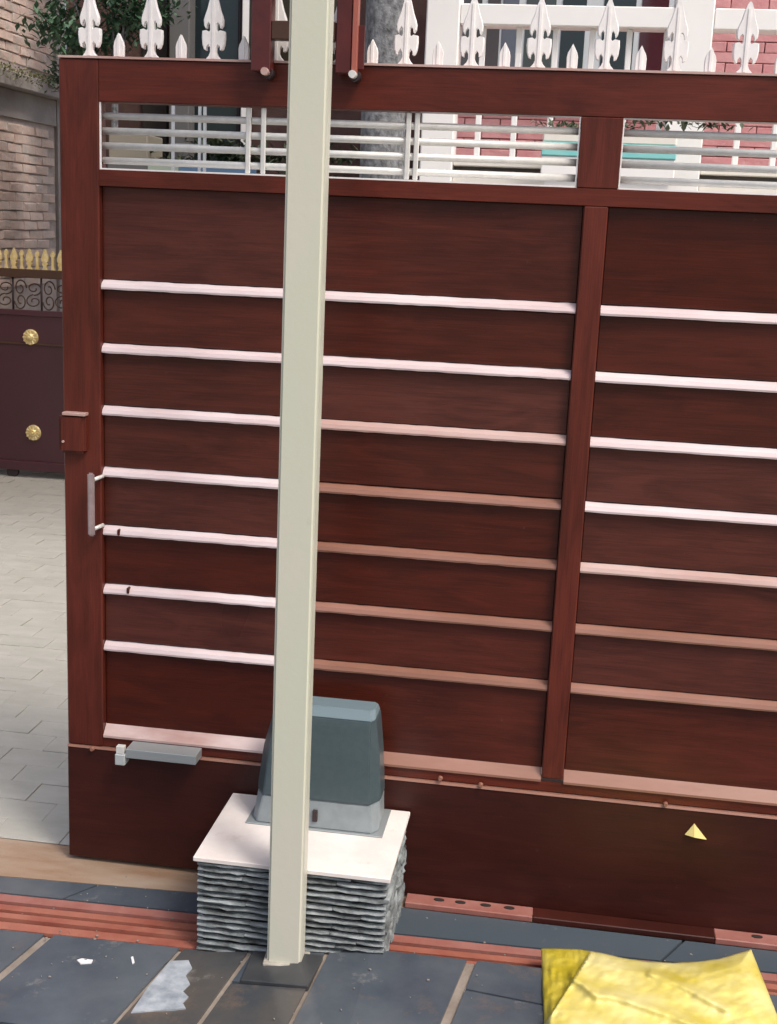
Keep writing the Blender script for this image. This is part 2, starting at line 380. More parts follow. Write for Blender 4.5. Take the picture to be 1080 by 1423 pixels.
for px, py in ((128, 1041), (612, 1082), (668, 1091), (925, 1118)):
    p = at(px, py, GY-.007); link('screw', sme, M_STRIPT, gate, (p.x, GY-.008, p.z))
# openings with louvre bars
for x0, x1 in ((-1.142, -.0195), (.0745, XE-.101)):
    for k, z in enumerate((1.927, 1.893, 1.859, 1.825)):
        tube('louvre_bar', (x0, GY+.026, z), (x1, GY+.026, z), .0082, M_CHROME, gate, 12)
    for a, b in (((x0, GY+.004, 1.8033), (x1, GY+.046, 1.8068)), ((x0, GY+.004, 1.807), (x0+.003, GY+.009, 1.9565)), ((x1-.003, GY+.004, 1.807), (x1, GY+.009, 1.9565))):
        box('opening_trim', a, b, M_WHITE, gate)
for px in (345, 366, 567, 579):
    x = at(px, 200, GY+.015).x
    box('upright_bar', (x-.0058, GY+.010, 1.8070), (x+.0058, GY+.0175, 1.9562), M_CHROME, gate, .002)
# spear heads
half = [(.0, .150), (.004, .147), (.0085, .136), (.0150, .112), (.0205, .098), (.0235, .088), (.0225, .076), (.0185, .070), (.0170, .078), (.0125, .084), (.0085, .080),
        (.0080, .066), (.0110, .062), (.0180, .066), (.0270, .064), (.0278, .050), (.0262, .034), (.0225, .024), (.0185, .022), (.0180, .030), (.0125, .036), (.0080, .028),
        (.0075, .018), (.0110, .010), (.0170, .004), (.0170, 0)]
def spear(half, t):
    pts = half+[(-x, z) for x, z in half[::-1] if x > 0]
    bm = bmesh.new(); n = len(pts)
    L = [[bm.verts.new((x*k, y, z)) for x, z in pts] for k, y in ((.90, -t), (1, -t*.6), (1, t*.6), (.90, t))]
    for a, b in zip(L, L[1:]):
        for i in range(n): bm.faces.new((a[i], b[i], b[(i+1) % n], a[(i+1) % n]))
    bm.faces.new(L[0][::-1]); bm.faces.new(L[-1])
    zs = max(z for x, z in half)
    bm_box(bm, (-.0028, -t-.0022, .004), (.0028, -t+.001, zs*.9))
    bmesh.ops.triangulate(bm, faces=[f for f in bm.faces if len(f.verts) > 4])
    return mesh(bm)
big = spear(half, .008)
small = spear([(.0, .055), (.004, .048), (.0105, .036), (.0125, .027), (.012, 0)], .007)
for k in range(17):
    link('spearhead', big, M_WHITE, gate, (-1.171+.1496*k, GY+.025, 2.0575))
    if k < 16: link('picket_tip', small, M_WHITE, gate, (-1.100+.1502*k, GY+.025, 2.0575))
# handle
M_HANDLE = mat('rosy_steel', (.50, .40, .40), .35, metal=.4, noise=(30, (.36, .28, .28), .5))
hp0, hp1 = at(127, 657, GY-.035), at(127, 745, GY-.035)
hd = box('handle', (hp0.x-.010, GY-.040, hp1.z), (hp0.x+.008, GY-.031, hp0.z), M_HANDLE, gate, .004, 2)
for z in (hp0.z-.018, hp1.z+.018): tube('handle_foot', (hp0.x+.004, GY-.031, z), (hp0.x+.016, GY+.001, z+.004), .005, M_CHROME, hd)
# latch cover on the left edge
a, b = at(80, 574, GY-.02), at(118, 632, GY-.02)
lc = box('latch_cover', (a.x, GY-.020, b.z), (b.x, GY+.012, a.z), M_V, gate, .008, 3)
box('latch_lip', (a.x+.012, GY-.0225, a.z-.004), (b.x+.002, GY+.004, a.z+.0035), M_STRIPP, lc, .001)  # pale highlight on the cover's top edge, put into the lip colour
tube('rivet', (a.x+.014, GY-.024, b.z+.03), (a.x+.014, GY-.018, b.z+.03), .003, M_STRIPP, lc)
# limit bracket
bk = box('limit_bracket', (-1.060, GY-.060, .338), (-.874, GY-.004, .362), M_GREY, gate, .001)
box('magnet_block', (-1.087, GY-.066, .318), (-1.0605, GY-.030, .348), mat('pale_plastic', (.42, .46, .46), .5), bk, .002)
box('clip', (-1.085, GY-.062, .3485), (-1.064, GY-.045, .368), M_CHROME, bk, .001)

for px, py in ((165, 739), (178, 820)):  # short dark tears on the left strips
    p = at(px, py, GY+.006); box('strip_tear', (p.x-.004, GY+.004, p.z-.010), (p.x+.003, GY+.020, p.z+.006), M_B, gate, .002)

for M_ in (M_K, M_B): smudge(M_, (.16, .085, .06), .66, .86, 24)
smudge(M_CAP, (.50, .42, .36), .60, .85, 14); smudge(M_PILLAR, (.38, .33, .25), .64, .9, 7)
# ------------------------------------------------------------ roller guide over the gate
gf = empty('roller_guide', (-.65, 2.9, 2.0), 'dark red roller guide frame straddling the top of the sliding gate', 'guide frame')
def pbox(name, px0, px1, z0, z1, Y0, Y1, m_, parent, bev=.002, yref=50):
    a = at(px0, yref, Y0).x; b = at(px1, yref, Y0).x
    return box(name, (a, Y0, z0), (b, Y1, z1), m_, parent, bev)
YG = 2.915
pbox('post', 349, 376, 2.030, 2.62, YG, YG+.040, M_MAROON, gf)
pbox('post', 467, 489, 2.030, 2.62, YG, YG+.040, M_MAROON, gf)
pbox('angle_edge', 489.5, 497, 2.030, 2.62, YG-.003, YG+.018, M_MAROONL, gf, .001)
pbox('flange', 498, 507, 2.04, 2.132, YG+.010, YG+.016, M_MAROON, gf, .001)
pbox('crossbar', 376.5, 466.5, 2.098, 2.138, YG+.004, YG+.034, M_NRAIL, gf)
pbox('crossbar', 376.5, 466.5, 2.56, 2.60, YG+.004, YG+.034, M_NRAIL, gf)
box('back_plate', (-.80, 3.03, 2.02), (-.55, 3.045, 2.62), mat('olive_plate', (.035, .028, .014), .6), gf)
box('top_plate', (-.80, YG, 2.6215), (-.52, 3.045, 2.632), M_MAROON, gf)
for px, py in ((368, 99), (490, 103)):
    p = at(px, py, YG-.006)
    tube('roller_bolt', (p.x, YG-.012, p.z), (p.x, YG+.012, p.z), .0085, M_STRIPP if px < 400 else M_CHROME, gf, 12)
    tube('roller', (p.x, YG+.013, p.z), (p.x, GY-.004, p.z), .013, M_IRON, gf, 14)

# ------------------------------------------------------------ cream post
pa, pb_, pc = gr(370, 1347, .015), gr(416, 1352, .015), gr(428, 1337, .015)
pb_.x += .001
cp = empty('cream_post', (pa.x+.035, pa.y+.03, 0), 'slim cream painted square post standing in front of the motor plinth', 'post')
bm = bmesh.new(); c = Vector((cp.location.x, cp.location.y, 0))
bm_box(bm, (pa.x, pa.y, .0)-c if False else Vector((pa.x, pa.y, 0))-c, Vector((pb_.x+.002, pc.y, 3.3))-c)
bmesh.ops.bevel(bm, geom=[e for e in bm.edges if abs(e.verts[0].co.z-e.verts[1].co.z) > 1], offset=.006, segments=3, affect='EDGES')
link('shaft', mesh(bm), M_PILLAR, cp, c)
bm = bmesh.new(); bm_box(bm, (pa.x-.010, pa.y-.010, .0), (pb_.x+.012, pc.y+.008, .017+floor_z(pa.x)))
for v in bm.verts: v.co.x += rnd.uniform(-.003, .003); v.co.y += rnd.uniform(-.003, .003)
bmesh.ops.bevel(bm, geom=bm.edges[:], offset=.003, segments=1, affect='EDGES')
me = mesh(bm); c = recentre(me); link('mortar_foot', me, mat('foot_mortar', (.42, .40, .34), .7, noise=(30, (.30, .28, .24), .5), bump=(60, .4)), cp, c)
bm = prism([tuple(fl(*q))[:2] for q in ((334, 1367), (428, 1376), (449, 1332), (352, 1326))], lambda x, y: floor_z(x)+.010, .02)
bmesh.ops.bevel(bm, geom=bm.edges[:], offset=.0015, segments=1, affect='EDGES')
me = mesh(bm); c = recentre(me); link('footing_slab', me, mat('footing_slate', (.038, .042, .046), .35, noise=(12, (.06, .062, .064), .5)), cp, c)

# ------------------------------------------------------------ plinth with stacked split stone
pl = empty('motor_plinth', (-.55, 2.78, 0), 'low plinth clad in stacked split stone with a white top slab', 'plinth')
PX0, PX1, PY0, PY1 = -.783, -.326, 2.606, 2.952
box('core', (PX0+.022, PY0+.022, -.02), (PX1-.022, PY1-.002, .236), M_DARK, pl)
box('cap_slab', (PX0-.004, PY0-.004, .2385), (PX1+.004, PY1, .2500), M_CAP, pl, .0015)
def stone(ax, L, h):
    """rough split stone strip: long axis, irregular outer face"""
    bm = bmesh.new(); n = max(3, int(L/.018)); rows = []
    for i in range(n+1):
        t = -L/2+L*i/n; o = rnd.uniform(-.0028, .0028) if ax == 'y' else rnd.uniform(-.0016, .0014)
        if i in (0, n): o += .002
        zt_, zb = h/2+rnd.uniform(-.0007, .0005), -h/2+rnd.uniform(-.0005, .0007)
        rows.append([(t, .0, zt_), (t, -.012+o, zt_-rnd.uniform(0, .002)), (t, -.0145+o, rnd.uniform(-.002, .003)), (t, -.009+o, zb), (t, .0, zb)])
    V_ = [[bm.verts.new(q if ax == 'x' else (-q[1], q[0], q[2])) for q in rr] for rr in rows]
    for i in range(n):
        for q in range(4): bm.faces.new((V_[i][q], V_[i][q+1], V_[i+1][q+1], V_[i+1][q]))
    bm.faces.new(V_[0]); bm.faces.new(V_[-1][::-1])
    return mesh(bm)
NC = 15; H_ = .238/NC
for k in range(NC):
    z = H_*(k+.5); x = PX0+.004
    while x < PX1-.006:
        L_ = rnd.uniform(.09, .24)
        if x+L_ > PX1-.06: L_ = PX1-.004-x
        link('stone', stone('x', L_-.001, H_-.0072), M_STONE, pl, (x+L_/2, PY0+.016+rnd.uniform(-.002, .003), z)); x += L_
    y_ = PY0+.018
    while y_ < PY1-.02:
        L_ = rnd.uniform(.035, .09)
        if y_+L_ > PY1-.03: L_ = PY1-.002-y_
        for sgn, X in ((1, PX1-.020),):
            o = link('stone', stone('y', L_-.001, H_-.001), M_STONE, pl, (X+.004+rnd.uniform(-.003, .004), y_+L_/2, z+rnd.uniform(-.001, .001)))
            o.rotation_euler = (rnd.uniform(-.25, .25), 0, 0)
        y_ += L_
    o = link('stone', stone('y', PY1-PY0-.03, H_-.003), M_STONE, pl, (PX0+.016, (PY0+PY1)/2, z)); o.rotation_euler = (0, 0, math.pi)

# ------------------------------------------------------------ gate motor
mo = empty('gate_motor', (-.54, 2.86, .25), 'dark blue grey gate motor with light grey base on the white slab', 'motor')
def ring(z, x0, x1, y0, y1, ch_, dz=0):
    """chamfered rectangle, dz lowers the two front corners' ends"""
    c_ = ch_
    return [(x0+c_, y0, z-dz), (x1-c_, y0, z-dz), (x1, y0+c_*1.6, z+dz), (x1, y1-c_, z+dz*.5), (x1-c_, y1, z), (x0+c_, y1, z), (x0, y1-c_, z+dz*.5), (x0, y0+c_*1.6, z+dz)]
def loft(rings, name, m_, parent, caps=(1, 1), mid=True):
    bm = bmesh.new(); VV = [[bm.verts.new(p) for p in r_] for r_ in rings]; n = len(rings[0])
    for a, b in zip(VV, VV[1:]):
        for i in range(n): bm.faces.new((a[i], a[(i+1) % n], b[(i+1) % n], b[i]))
    if caps[0]: bm.faces.new(VV[0][::-1])
    if caps[1]: bm.faces.new(VV[-1])
    bmesh.ops.bevel(bm, geom=[e for e in bm.edges], offset=.0022, segments=2, affect='EDGES')
    me = mesh(bm); c = recentre(me); o = link(name, me, m_, parent, c)
    return o
box('base_plate', (-.712, 2.792, .2502), (-.370, 2.945, .254), M_GREY, mo, .001)
loft([ring(.2542, -.700, -.384, 2.800, 2.930, .014), ring(.325, -.692, -.386, 2.806, 2.930, .020)], 'base', M_MBASE, mo)
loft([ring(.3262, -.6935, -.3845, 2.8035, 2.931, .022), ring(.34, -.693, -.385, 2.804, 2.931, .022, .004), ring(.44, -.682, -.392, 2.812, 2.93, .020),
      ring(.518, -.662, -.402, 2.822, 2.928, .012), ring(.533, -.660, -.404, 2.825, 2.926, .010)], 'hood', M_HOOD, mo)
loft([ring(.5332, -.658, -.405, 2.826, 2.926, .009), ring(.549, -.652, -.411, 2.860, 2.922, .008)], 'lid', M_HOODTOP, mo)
box('lock_plate', (-.545, 2.796, .272), (-.533, 2.803, .302), M_IRON, mo, .001)

# ------------------------------------------------------------ rail at the gate foot
rl = empty('gate_rail', (0, 2.94, 0), 'red perforated steel rail lying under the foot of the sliding gate', 'rail')
def railseg(x0, x1, m_, holes):
    p0, p1 = 2.957, 2.909
    bm = bmesh.new(); bm_box(bm, (x0, p1, .004), (x1, p0, .020)); bmesh.ops.bevel(bm, geom=bm.edges[:], offset=.002, segments=1, affect='EDGES')
    me = mesh(bm); c = recentre(me); s = link('rail_bar', me, m_, rl, c)
    for hx in holes:
        bm = bmesh.new(); bmesh.ops.create_cone(bm, cap_ends=True, segments=12, radius1=.011, radius2=.011, depth=.002)
        for v in bm.verts: v.co.x *= 1.25; v.co.y *= .62
        link('slot_hole', mesh(bm), M_DARK, s, (hx, 2.938, .0212))
railseg(-.32, .005, M_PINKR, (-.235, -.18, -.115, -.055))
railseg(.006, .455, M_K, ())
railseg(.456, .70, M_PINKR, (.56, .63))

# ------------------------------------------------------------ yellow sack
sk = empty('yellow_sack', (.28, 2.55, .05), 'crumpled yellow woven plastic sack lying on the slate tiles', 'sack')
far = [(752, 1318), (778, 1318), (805, 1319), (835, 1324), (865, 1331), (900, 1336), (935, 1338), (970, 1336), (1000, 1332), (1027, 1324), (1044, 1319)]
near = [(757, 1440), (762, 1440), (775, 1445), (815, 1470), (855, 1480), (900, 1490), (945, 1490), (990, 1490), (1030, 1480), (1060, 1470), (1092, 1440)]
def lerp_list(L, t):
    s = t*(len(L)-1); i = min(int(s), len(L)-2); f_ = s-i
    return (L[i][0]*(1-f_)+L[i+1][0]*f_, L[i][1]*(1-f_)+L[i+1][1]*f_)
def seg_d(p, a, b):
    ax, ay = a; bx, by = b; t = ((p[0]-ax)*(bx-ax)+(p[1]-ay)*(by-ay))/((bx-ax)**2+(by-ay)**2); t = max(0, min(1, t))
    return math.hypot(p[0]-ax-t*(bx-ax), p[1]-ay-t*(by-ay))
ridge = [(797, 1357), (830, 1383), (860, 1386), (965, 1423), (1010, 1445)]
ridge2 = [(905, 1353), (945, 1368), (990, 1392), (1010, 1402)]
left_e = [(822, 1322), (797, 1357), (757, 1423)]
from mathutils import noise as mn
NU, NV = 150, 90; vs = []; fs = []
for j in range(NV+1):
    for i in range(NU+1):
        u, v = i/NU, j/NV
        a, b = lerp_list(far, u), lerp_list(near, u)
        q = (a[0]*(1-v)+b[0]*v, a[1]*(1-v)+b[1]*v)
        e = min(u, 1-u, v*1.0, 1-v)
        puff = .050*min(1, (e*9))**.5 + .030*math.sin(math.pi*u)*min(1, v*3)
        dl = min(seg_d(q, left_e[0], left_e[1]), seg_d(q, left_e[1], left_e[2]))
        inside = q[0] > (left_e[0][0]+(q[1]-left_e[0][1])*(left_e[2][0]-left_e[0][0])/(left_e[2][1]-left_e[0][1]))
        z = puff*(1 if inside else .45) + .006*math.exp(-(dl/5)**2)
        d1 = min(seg_d(q, ridge[k], ridge[k+1]) for k in range(4)); z += .020*math.exp(-(d1/7)**2)-.006*math.exp(-((d1-16)/10)**2)
        d2 = min(seg_d(q, ridge2[k], ridge2[k+1]) for k in range(3)); z += .016*math.exp(-(d2/6)**2)-.006*math.exp(-((d2-13)/9)**2)
        z += .012*mn.ridged_multi_fractal(Vector((q[0]/60+q[1]/90, q[1]/26, 1)), 1, 2, 4, 1, 2)*.35+.007*mn.noise(Vector((q[0]/42, q[1]/20, 1)))+.0035*mn.noise(Vector((q[0]/14, q[1]/9+q[0]/30, 5)))
        if not inside: z += .006*mn.noise(Vector((q[0]/7, q[1]/25, 3)))
        base = fl(*q); z = max(0, z)*.62; p = gr(q[0], q[1], base.z+.004+z); vs.append((p.x, p.y, base.z+.004+z))
for j in range(NV):
    for i in range(NU): a = j*(NU+1)+i; fs.append((a, a+NU+1, a+NU+2, a+1))
n0 = len(vs); rim = [i for i in range(NU+1)]+[j*(NU+1)+NU for j in range(1, NV+1)]+[NV*(NU+1)+i for i in range(NU-1, -1, -1)]+[j*(NU+1) for j in range(NV-1, 0, -1)]
for i in rim: vs.append((vs[i][0], vs[i][1], floor_z(vs[i][0])+.003))
nr = len(rim)
for k in range(nr): fs.append((rim[k], rim[(k+1) % nr], n0+(k+1) % nr, n0+k))
fs.append(tuple(range(n0, n0+nr)))
me = bpy.data.meshes.new('sack'); me.from_pydata(vs, [], fs); c = recentre(me)
o = link('sack_body', me, M_SACK, sk, c, True)
me.materials.append(M_SACKD)
for p in me.polygons:
    if p.index < NU*NV:
        i = p.index % NU; j = p.index//NU; q0 = lerp_list(far, (i+.5)/NU); q1 = lerp_list(near, (i+.5)/NU); v = (j+.5)/NV
        q = (q0[0]*(1-v)+q1[0]*v, q0[1]*(1-v)+q1[1]*v)
        if q[0] < left_e[0][0]+(q[1]-left_e[0][1])*(left_e[2][0]-left_e[0][0])/(left_e[2][1]-left_e[0][1]): p.material_index = 1
# little scrap on the gate
p0, p1, p2, p3 = [at(*q, GY-.008) for q in ((965, 1145), (952, 1160), (965, 1162), (982, 1167))]
bm = bmesh.new(); A = [bm.verts.new(p) for p in (p0, p1, p2, p3)]; B = [bm.verts.new(p+Vector((0, .0035, 0))) for p in (p0, p1, p2, p3)]
A[2].co.y -= .008; B[2].co.y -= .008
for L in ((A[0], A[1], A[2]), (A[0], A[2], A[3]), (B[2], B[1], B[0]), (B[3], B[2], B[0])): bm.faces.new(L)
for i in range(4): bm.faces.new((A[i], B[i], B[(i+1) % 4], A[(i+1) % 4]))
me = mesh(bm); c = recentre(me); tag(link('paper_scrap', me, mat('yellow_scrap', (.78, .66, .25), .6), None, c), 'small folded yellow scrap stuck low on the dark red gate', 'scrap')
# pale jagged patch and white flecks on the tiles
out = [(262, 1337), (236, 1338), (225, 1352), (206, 1374), (182, 1410), (215, 1407), (258, 1404), (254, 1396), (262, 1388), (254, 1380), (264, 1370), (258, 1358), (267, 1348)]
def blot(name, pts, h, m_, label, cat):
    bm = bmesh.new(); T = []; B = []
    for q in pts:
        p = fl(*q); T.append(bm.verts.new((p.x, p.y, floor_z(p.x)+h))); B.append(bm.verts.new((p.x, p.y, floor_z(p.x)-.002)))
    bm.faces.new(T); n = len(pts)
    for i in range(n): bm.faces.new((T[i], T[(i+1) % n], B[(i+1) % n], B[i]))
    me = mesh(bm); c = recentre(me); tag(link(name, me, m_, None, c), label, cat)
blot('pale_patch', out, .005, M_PATCH, 'pale grey jagged patch on the tile left of the plinth', 'stain')
blot('paint_fleck', [(107, 1337), (114, 1335), (129, 1337), (127, 1341), (112, 1342)], .006, M_FLECK, 'longer white paint fleck on the left slate tile', 'fleck')
blot('paint_fleck', [(182, 1333), (185, 1332), (187, 1340), (184, 1342)], .006, M_FLECK, 'tiny upright white paint fleck right of the longer one', 'fleck')

# grit lying on the floor
bm = bmesh.new()
for _ in range(220):
    x_, y_ = rnd.uniform(-1.25, .6), rnd.choice((rnd.uniform(2.0, 2.62), rnd.uniform(2.6, 2.9)))
    if PX0-.02 < x_ < PX1+.02 and y_ > 2.58: continue
    s_ = rnd.choice((.0008, .001, .0012, .0016, .0022)); M_ = Matrix.Translation((x_, y_, (floor_z(x_) if y_ < 2.62 else .0)+.006)) @ Matrix.Rotation(rnd.uniform(0, 6), 4, 'Z')
    bmesh.ops.create_cube(bm, size=s_*2, matrix=M_ @ Matrix.Diagonal((1.3, .8, .6, 1)))
g_ = link('grit', mesh(bm), mat('grit', (.24, .22, .20), .9)); tag(g_, 'fine pale grit scattered over the slate tiles and channel', 'grit', kind='stuff')

# ------------------------------------------------------------ brick side wall across the lane (left)
smudge(M_BRICK, (.46, .43, .39), .48, .70, 5); smudge(M_BRICK, (.30, .22, .19), .58, .78, 13)
smudge(M_PINK, (.74, .52, .50), .58, .80, 14)
def zat(px, py, Y): return at(px, py, Y).z
BX = -3.95
bw = empty('brick_wall', (BX-.1, 8.9, 0), 'weathered pinkish brick wall with a mossy ledge behind the gold topped gate', 'wall')
yA, yB = 7.75, 9.38
def on_wall(px, py):                               # point on plane x = BX
    d = ray(px, py); return CAM + d*(BX/d.x)
led0, led1, led2 = on_wall(0, 92).z, on_wall(0, 124).z, on_wall(0, 160).z
box('wall_core', (BX-.25, yA-1.5, -.1), (BX-.012, yB, 4.6), M_MORTAR, bw)
box('corner_render', (BX-.25, yB+.001, -.1), (BX+.012, yB+.17, 4.6), M_PLASTER, bw)
led = box('ledge', (BX-.012, yA-1.5, led1+.02), (BX+.10, yB+.15, led0-.03), M_PLASTER, bw, .006)
box('plaster_band', (BX-.012, yA-1.5, led2), (BX+.006, yB, led1+.018), M_PLASTER, bw, .003)
bm = bmesh.new()
for i in range(1400):
    y_ = rnd.uniform(7.9, yB+.15); x_ = BX+rnd.uniform(.02, .13); z_ = led0-.03+rnd.uniform(-.05, .035)*(1 if rnd.random() < .8 else 1.6)
    s = rnd.uniform(.006, .016); M_ = Matrix.Translation((x_, y_, z_)) @ Matrix.Rotation(rnd.uniform(0, 6), 4, Vector((rnd.random(), rnd.random(), rnd.random())).normalized())
    q = [bm.verts.new(M_ @ Vector(v)) for v in ((-s, 0, 0), (0, -s*.5, 0), (s, 0, .2*s), (0, s*.5, 0))]; bm.faces.new(q)
mo_ = link('moss', mesh(bm), M_MOSS, bw); mo_['kind'] = 'stuff'
BH = .066; bms = []
for _ in range(6):
    bm = bmesh.new(); bm_box(bm, (-.03, -.108, -BH/2+.004), (.0, .108, BH/2-.004))
    bmesh.ops.bevel(bm, geom=[e for e in bm.edges if all(v.co.x > -.01 for v in e.verts)], offset=.004, segments=1, affect='EDGES')
    for v in bm.verts:
        if v.co.x > -.01: v.co += Vector((rnd.uniform(-.004, .004), rnd.uniform(-.003, .003), rnd.uniform(-.003, .003)))
    bms.append(mesh(bm, 'brick'))
z = 1.20; k = 0; cnt = 0
while z < 3.95:
    if not (led2-.03 < z < led0+.02):
        y_ = 8.22+(.11 if k % 2 else 0)
        while y_ < yB-.09:
            link('brick', rnd.choice(bms), M_BRICK, bw, (BX+rnd.uniform(-.006, .007), y_+rnd.uniform(-.006, .006), z+rnd.uniform(-.003, .003))).rotation_euler = (rnd.uniform(-.012, .012), 0, 0); y_ += .224
    z += BH; k += 1

# ------------------------------------------------------------ the neighbour's gate
NY = 7.668
ng = empty('swing_gate', (-3.9, NY, .05), 'plum sheet metal gate with gold rosettes and spear tops across the lane', 'gate')
NX0, NX1 = -5.3, -2.75
zt1 = zat(40, 431, NY); zt2 = zat(40, 386, NY); zt3 = zat(40, 374, NY)
box('sheet', (NX0, NY, .07), (NX1, NY+.03, zt1), M_NGATE, ng)
box('bottom_rail', (NX0, NY-.02, .05), (NX1, NY-.001, .11), M_NGATE, ng, .004)
box('sheet_lip', (NX0, NY-.010, zt1-.035), (NX1, NY-.001, zt1), M_NGATE, ng, .003)
box('panel_moulding', (NX0, NY-.008, zat(40, 478, NY)-.006), (NX1, NY-.001, zat(40, 478, NY)+.006), M_NRAIL, ng, .002)
box('top_rail', (NX0, NY-.012, zt2), (NX1, NY+.03, zt3), M_NRAIL, ng, .003)
x = at(17, 400, NY).x
while x < NX1: tube('lattice_bar', (x, NY+.01, zt1), (x, NY+.01, zt2), .007, M_IRON, ng, 8); x += .19
x = at(17, 400, NY).x-.19*5
while x < at(10, 400, NY).x: tube('lattice_bar', (x, NY+.01, zt1), (x, NY+.01, zt2), .007, M_IRON, ng, 8); x += .19
def scroll(cx, cz, r, m_, par):
    bm = bmesh.new(); pts = []
    for i in range(22):
        t = i/21; a = t*2.6*math.pi; rr = r*(1-.75*t); pts.append(Vector((math.cos(a)*rr, 0, math.sin(a)*rr*1.35)))
    for a, b in zip(pts, pts[1:]): tube_bm(bm, a, b, .0045, 5)
    return mesh(bm)
sc = scroll(0, 0, .042, M_IRON, ng); x = at(17, 400, NY).x-.19*3+.095
while x < NX1-.1:
    zc = (zt1+zt2)/2
    for dx, dz, ry in ((-.045, .035, 0), (.045, .035, 1.6), (-.045, -.045, 3.1), (.045, -.045, 4.6)):
        o = link('scroll', sc, M_NRAIL, ng, (x+dx, NY+.01, zc+dz)); o.rotation_euler = (0, ry, 0)
    x += .19
ros = bmesh.new()
tube_bm(ros, (0, 0, 0), (0, -.012, 0), .052, 20, .045); tube_bm(ros, (0, -.012, 0), (0, -.026, 0), .030, 16, .018); tube_bm(ros, (0, -.020, 0), (0, -.040, 0), .012, 10, .006)
for k in range(12):
    a = k*math.pi/6; tube_bm(ros, (math.cos(a)*.022, -.012, math.sin(a)*.022), (math.cos(a)*.047, -.014, math.sin(a)*.047), .0055, 6)
rme = mesh(ros)
for px, py in ((41, 469), (45, 602)):
    p = at(px, py, NY-.02)
    for dx in (0, -.85): link('rosette', rme, M_GOLD, ng, (p.x+dx, NY-.001, p.z))
gs = spear([(.0, .128), (.008, .110), (.017, .090), (.024, .070), (.022, .052), (.012, .046), (.020, .036), (.010, .018), (.018, .0)], .012)
gb = spear([(.0, .118), (.006, .110), (.014, .098), (.014, .086), (.0085, .078), (.0085, .02), (.014, .0)], .010)
x = at(8, 360, NY).x-.206*4; k = 0
while x < NX1: link('gold_spear' if k % 2 else 'gold_bar', gs if k % 2 else gb, M_GOLD, ng, (x, NY+.01, zt3)); x += .0515; k += 1
for x in (-3.565, -2.95): tube('gate_wheel', (x, NY+.002, .035), (x, NY+.025, .035), .04, M_IRON, ng, 16)
box('gate_post', (NX1+.01, NY-.05, 0), (NX1+.2, NY+.15, 1.7), M_PLASTER, ng)

# ------------------------------------------------------------ foliage helper
def leaves(name, c, rx, ry, rz, n, size, m_, parent, seed=1):
    rr = random.Random(seed); vs = []; fs = []
    cl = [(rr.gauss(0, .45), rr.gauss(0, .45), rr.gauss(0, .45)) for _ in range(max(6, n//120))]
    for i in range(n):
        q = rr.choice(cl); p = Vector((q[0]+rr.gauss(0, .16), q[1]+rr.gauss(0, .16), q[2]+rr.gauss(0, .16)))
        p = Vector((c[0]+p.x*rx, c[1]+p.y*ry, c[2]+p.z*rz)); s = size*rr.uniform(.6, 1.3)
        M_ = Matrix.Rotation(rr.uniform(0, 6.28), 3, 'Z') @ Matrix.Rotation(rr.uniform(-1, 1), 3, 'X')
        k = len(vs)
        for v in ((0, -s, 0), (s*.42, 0, s*.1), (0, s, 0), (-s*.42, 0, s*.1)): vs.append(p + M_ @ Vector(v))
        fs += [(k, k+1, k+2), (k, k+2, k+3)]
    me = bpy.data.meshes.new(name); me.from_pydata([tuple(v) for v in vs], [], fs)
    cc = recentre(me)
    return link(name, me, m_, parent, cc)

# ------------------------------------------------------------ brown house behind the left half of the gate
HY = 8.6
bh = empty('brown_house', (-2.5, HY, 0), 'dark house front with grey column and glazed door seen above the gate', 'house')
def face(name, px0, px1, py0, py1, Y, d, m_, parent, yref=None, bev=0.0):
    a = at(px0, (py0+py1)/2, Y); b = at(px1, (py0+py1)/2, Y)
    return box(name, (a.x, Y, at((px0+px1)/2, py1, Y).z), (b.x, Y+d, at((px0+px1)/2, py0, Y).z), m_, parent, bev)
a = at(92, 40, HY+.06).x; b = at(600, 40, HY+.06).x
box('wall', (a, HY+.06, -.1), (b, HY+.25, 4.6), M_BROWNW, bh)
def col_(name, px0, px1, Y, d, m_, parent, z0=-.1, z1=4.6, bev=.006, yref=45):
    return box(name, (at(px0, yref, Y).x, Y, z0), (at(px1, yref, Y).x, Y+d, z1), m_, parent, bev)
col_('dark_recess', 197, 233, HY+.035, .02, M_DARK, bh)
col_('column', 235, 263, HY-.12, .14, M_COLG, bh)
wf = col_('door_frame', 264, 335, HY+.02, .03, M_IRON, bh, .1, 4.3)
col_('pane', 268, 331, HY+.012, .007, G_DARK, wf, .2, 4.2, .001)
col_('white_post', 336, 348, HY-.05, .08, M_HWHITE, bh)
gb_ = col_('garden_store', 150, 205, 7.9, .3, mat('beige_panel', (.30, .27, .21), .7), None, 0, at(180, 186, 7.9).z); tag(gb_, 'beige panel box standing behind the left opening of the gate', 'cabinet')
lw = empty('garden_wall', (-1.8, 7.6, 0), 'low garden wall with blue and pale green coping behind the louvre bars', 'wall')
zc = at(250, 229, 7.6).z; zc0 = at(250, 239, 7.6).z
box('wall_body', (at(150, 230, 7.6).x, 7.62, 0), (at(520, 230, 7.6).x, 7.78, zc0), M_BROWNW, lw)
box('coping', (at(150, 230, 7.6).x, 7.60, zc0+.001), (at(205, 230, 7.6).x, 7.8, zc), M_COLG, lw)
box('coping', (at(205.5, 230, 7.6).x, 7.60, zc0+.001), (at(248, 230, 7.6).x, 7.8, zc), M_PALEG, lw)
box('coping', (at(248.5, 230, 7.6).x, 7.60, zc0+.001), (at(345, 230, 7.6).x, 7.8, zc), M_BLUE, lw)
fp = empty('pale_fence', (-2.2, 7.4, 0), 'pair of thin pale uprights behind the left louvre opening', 'fence')
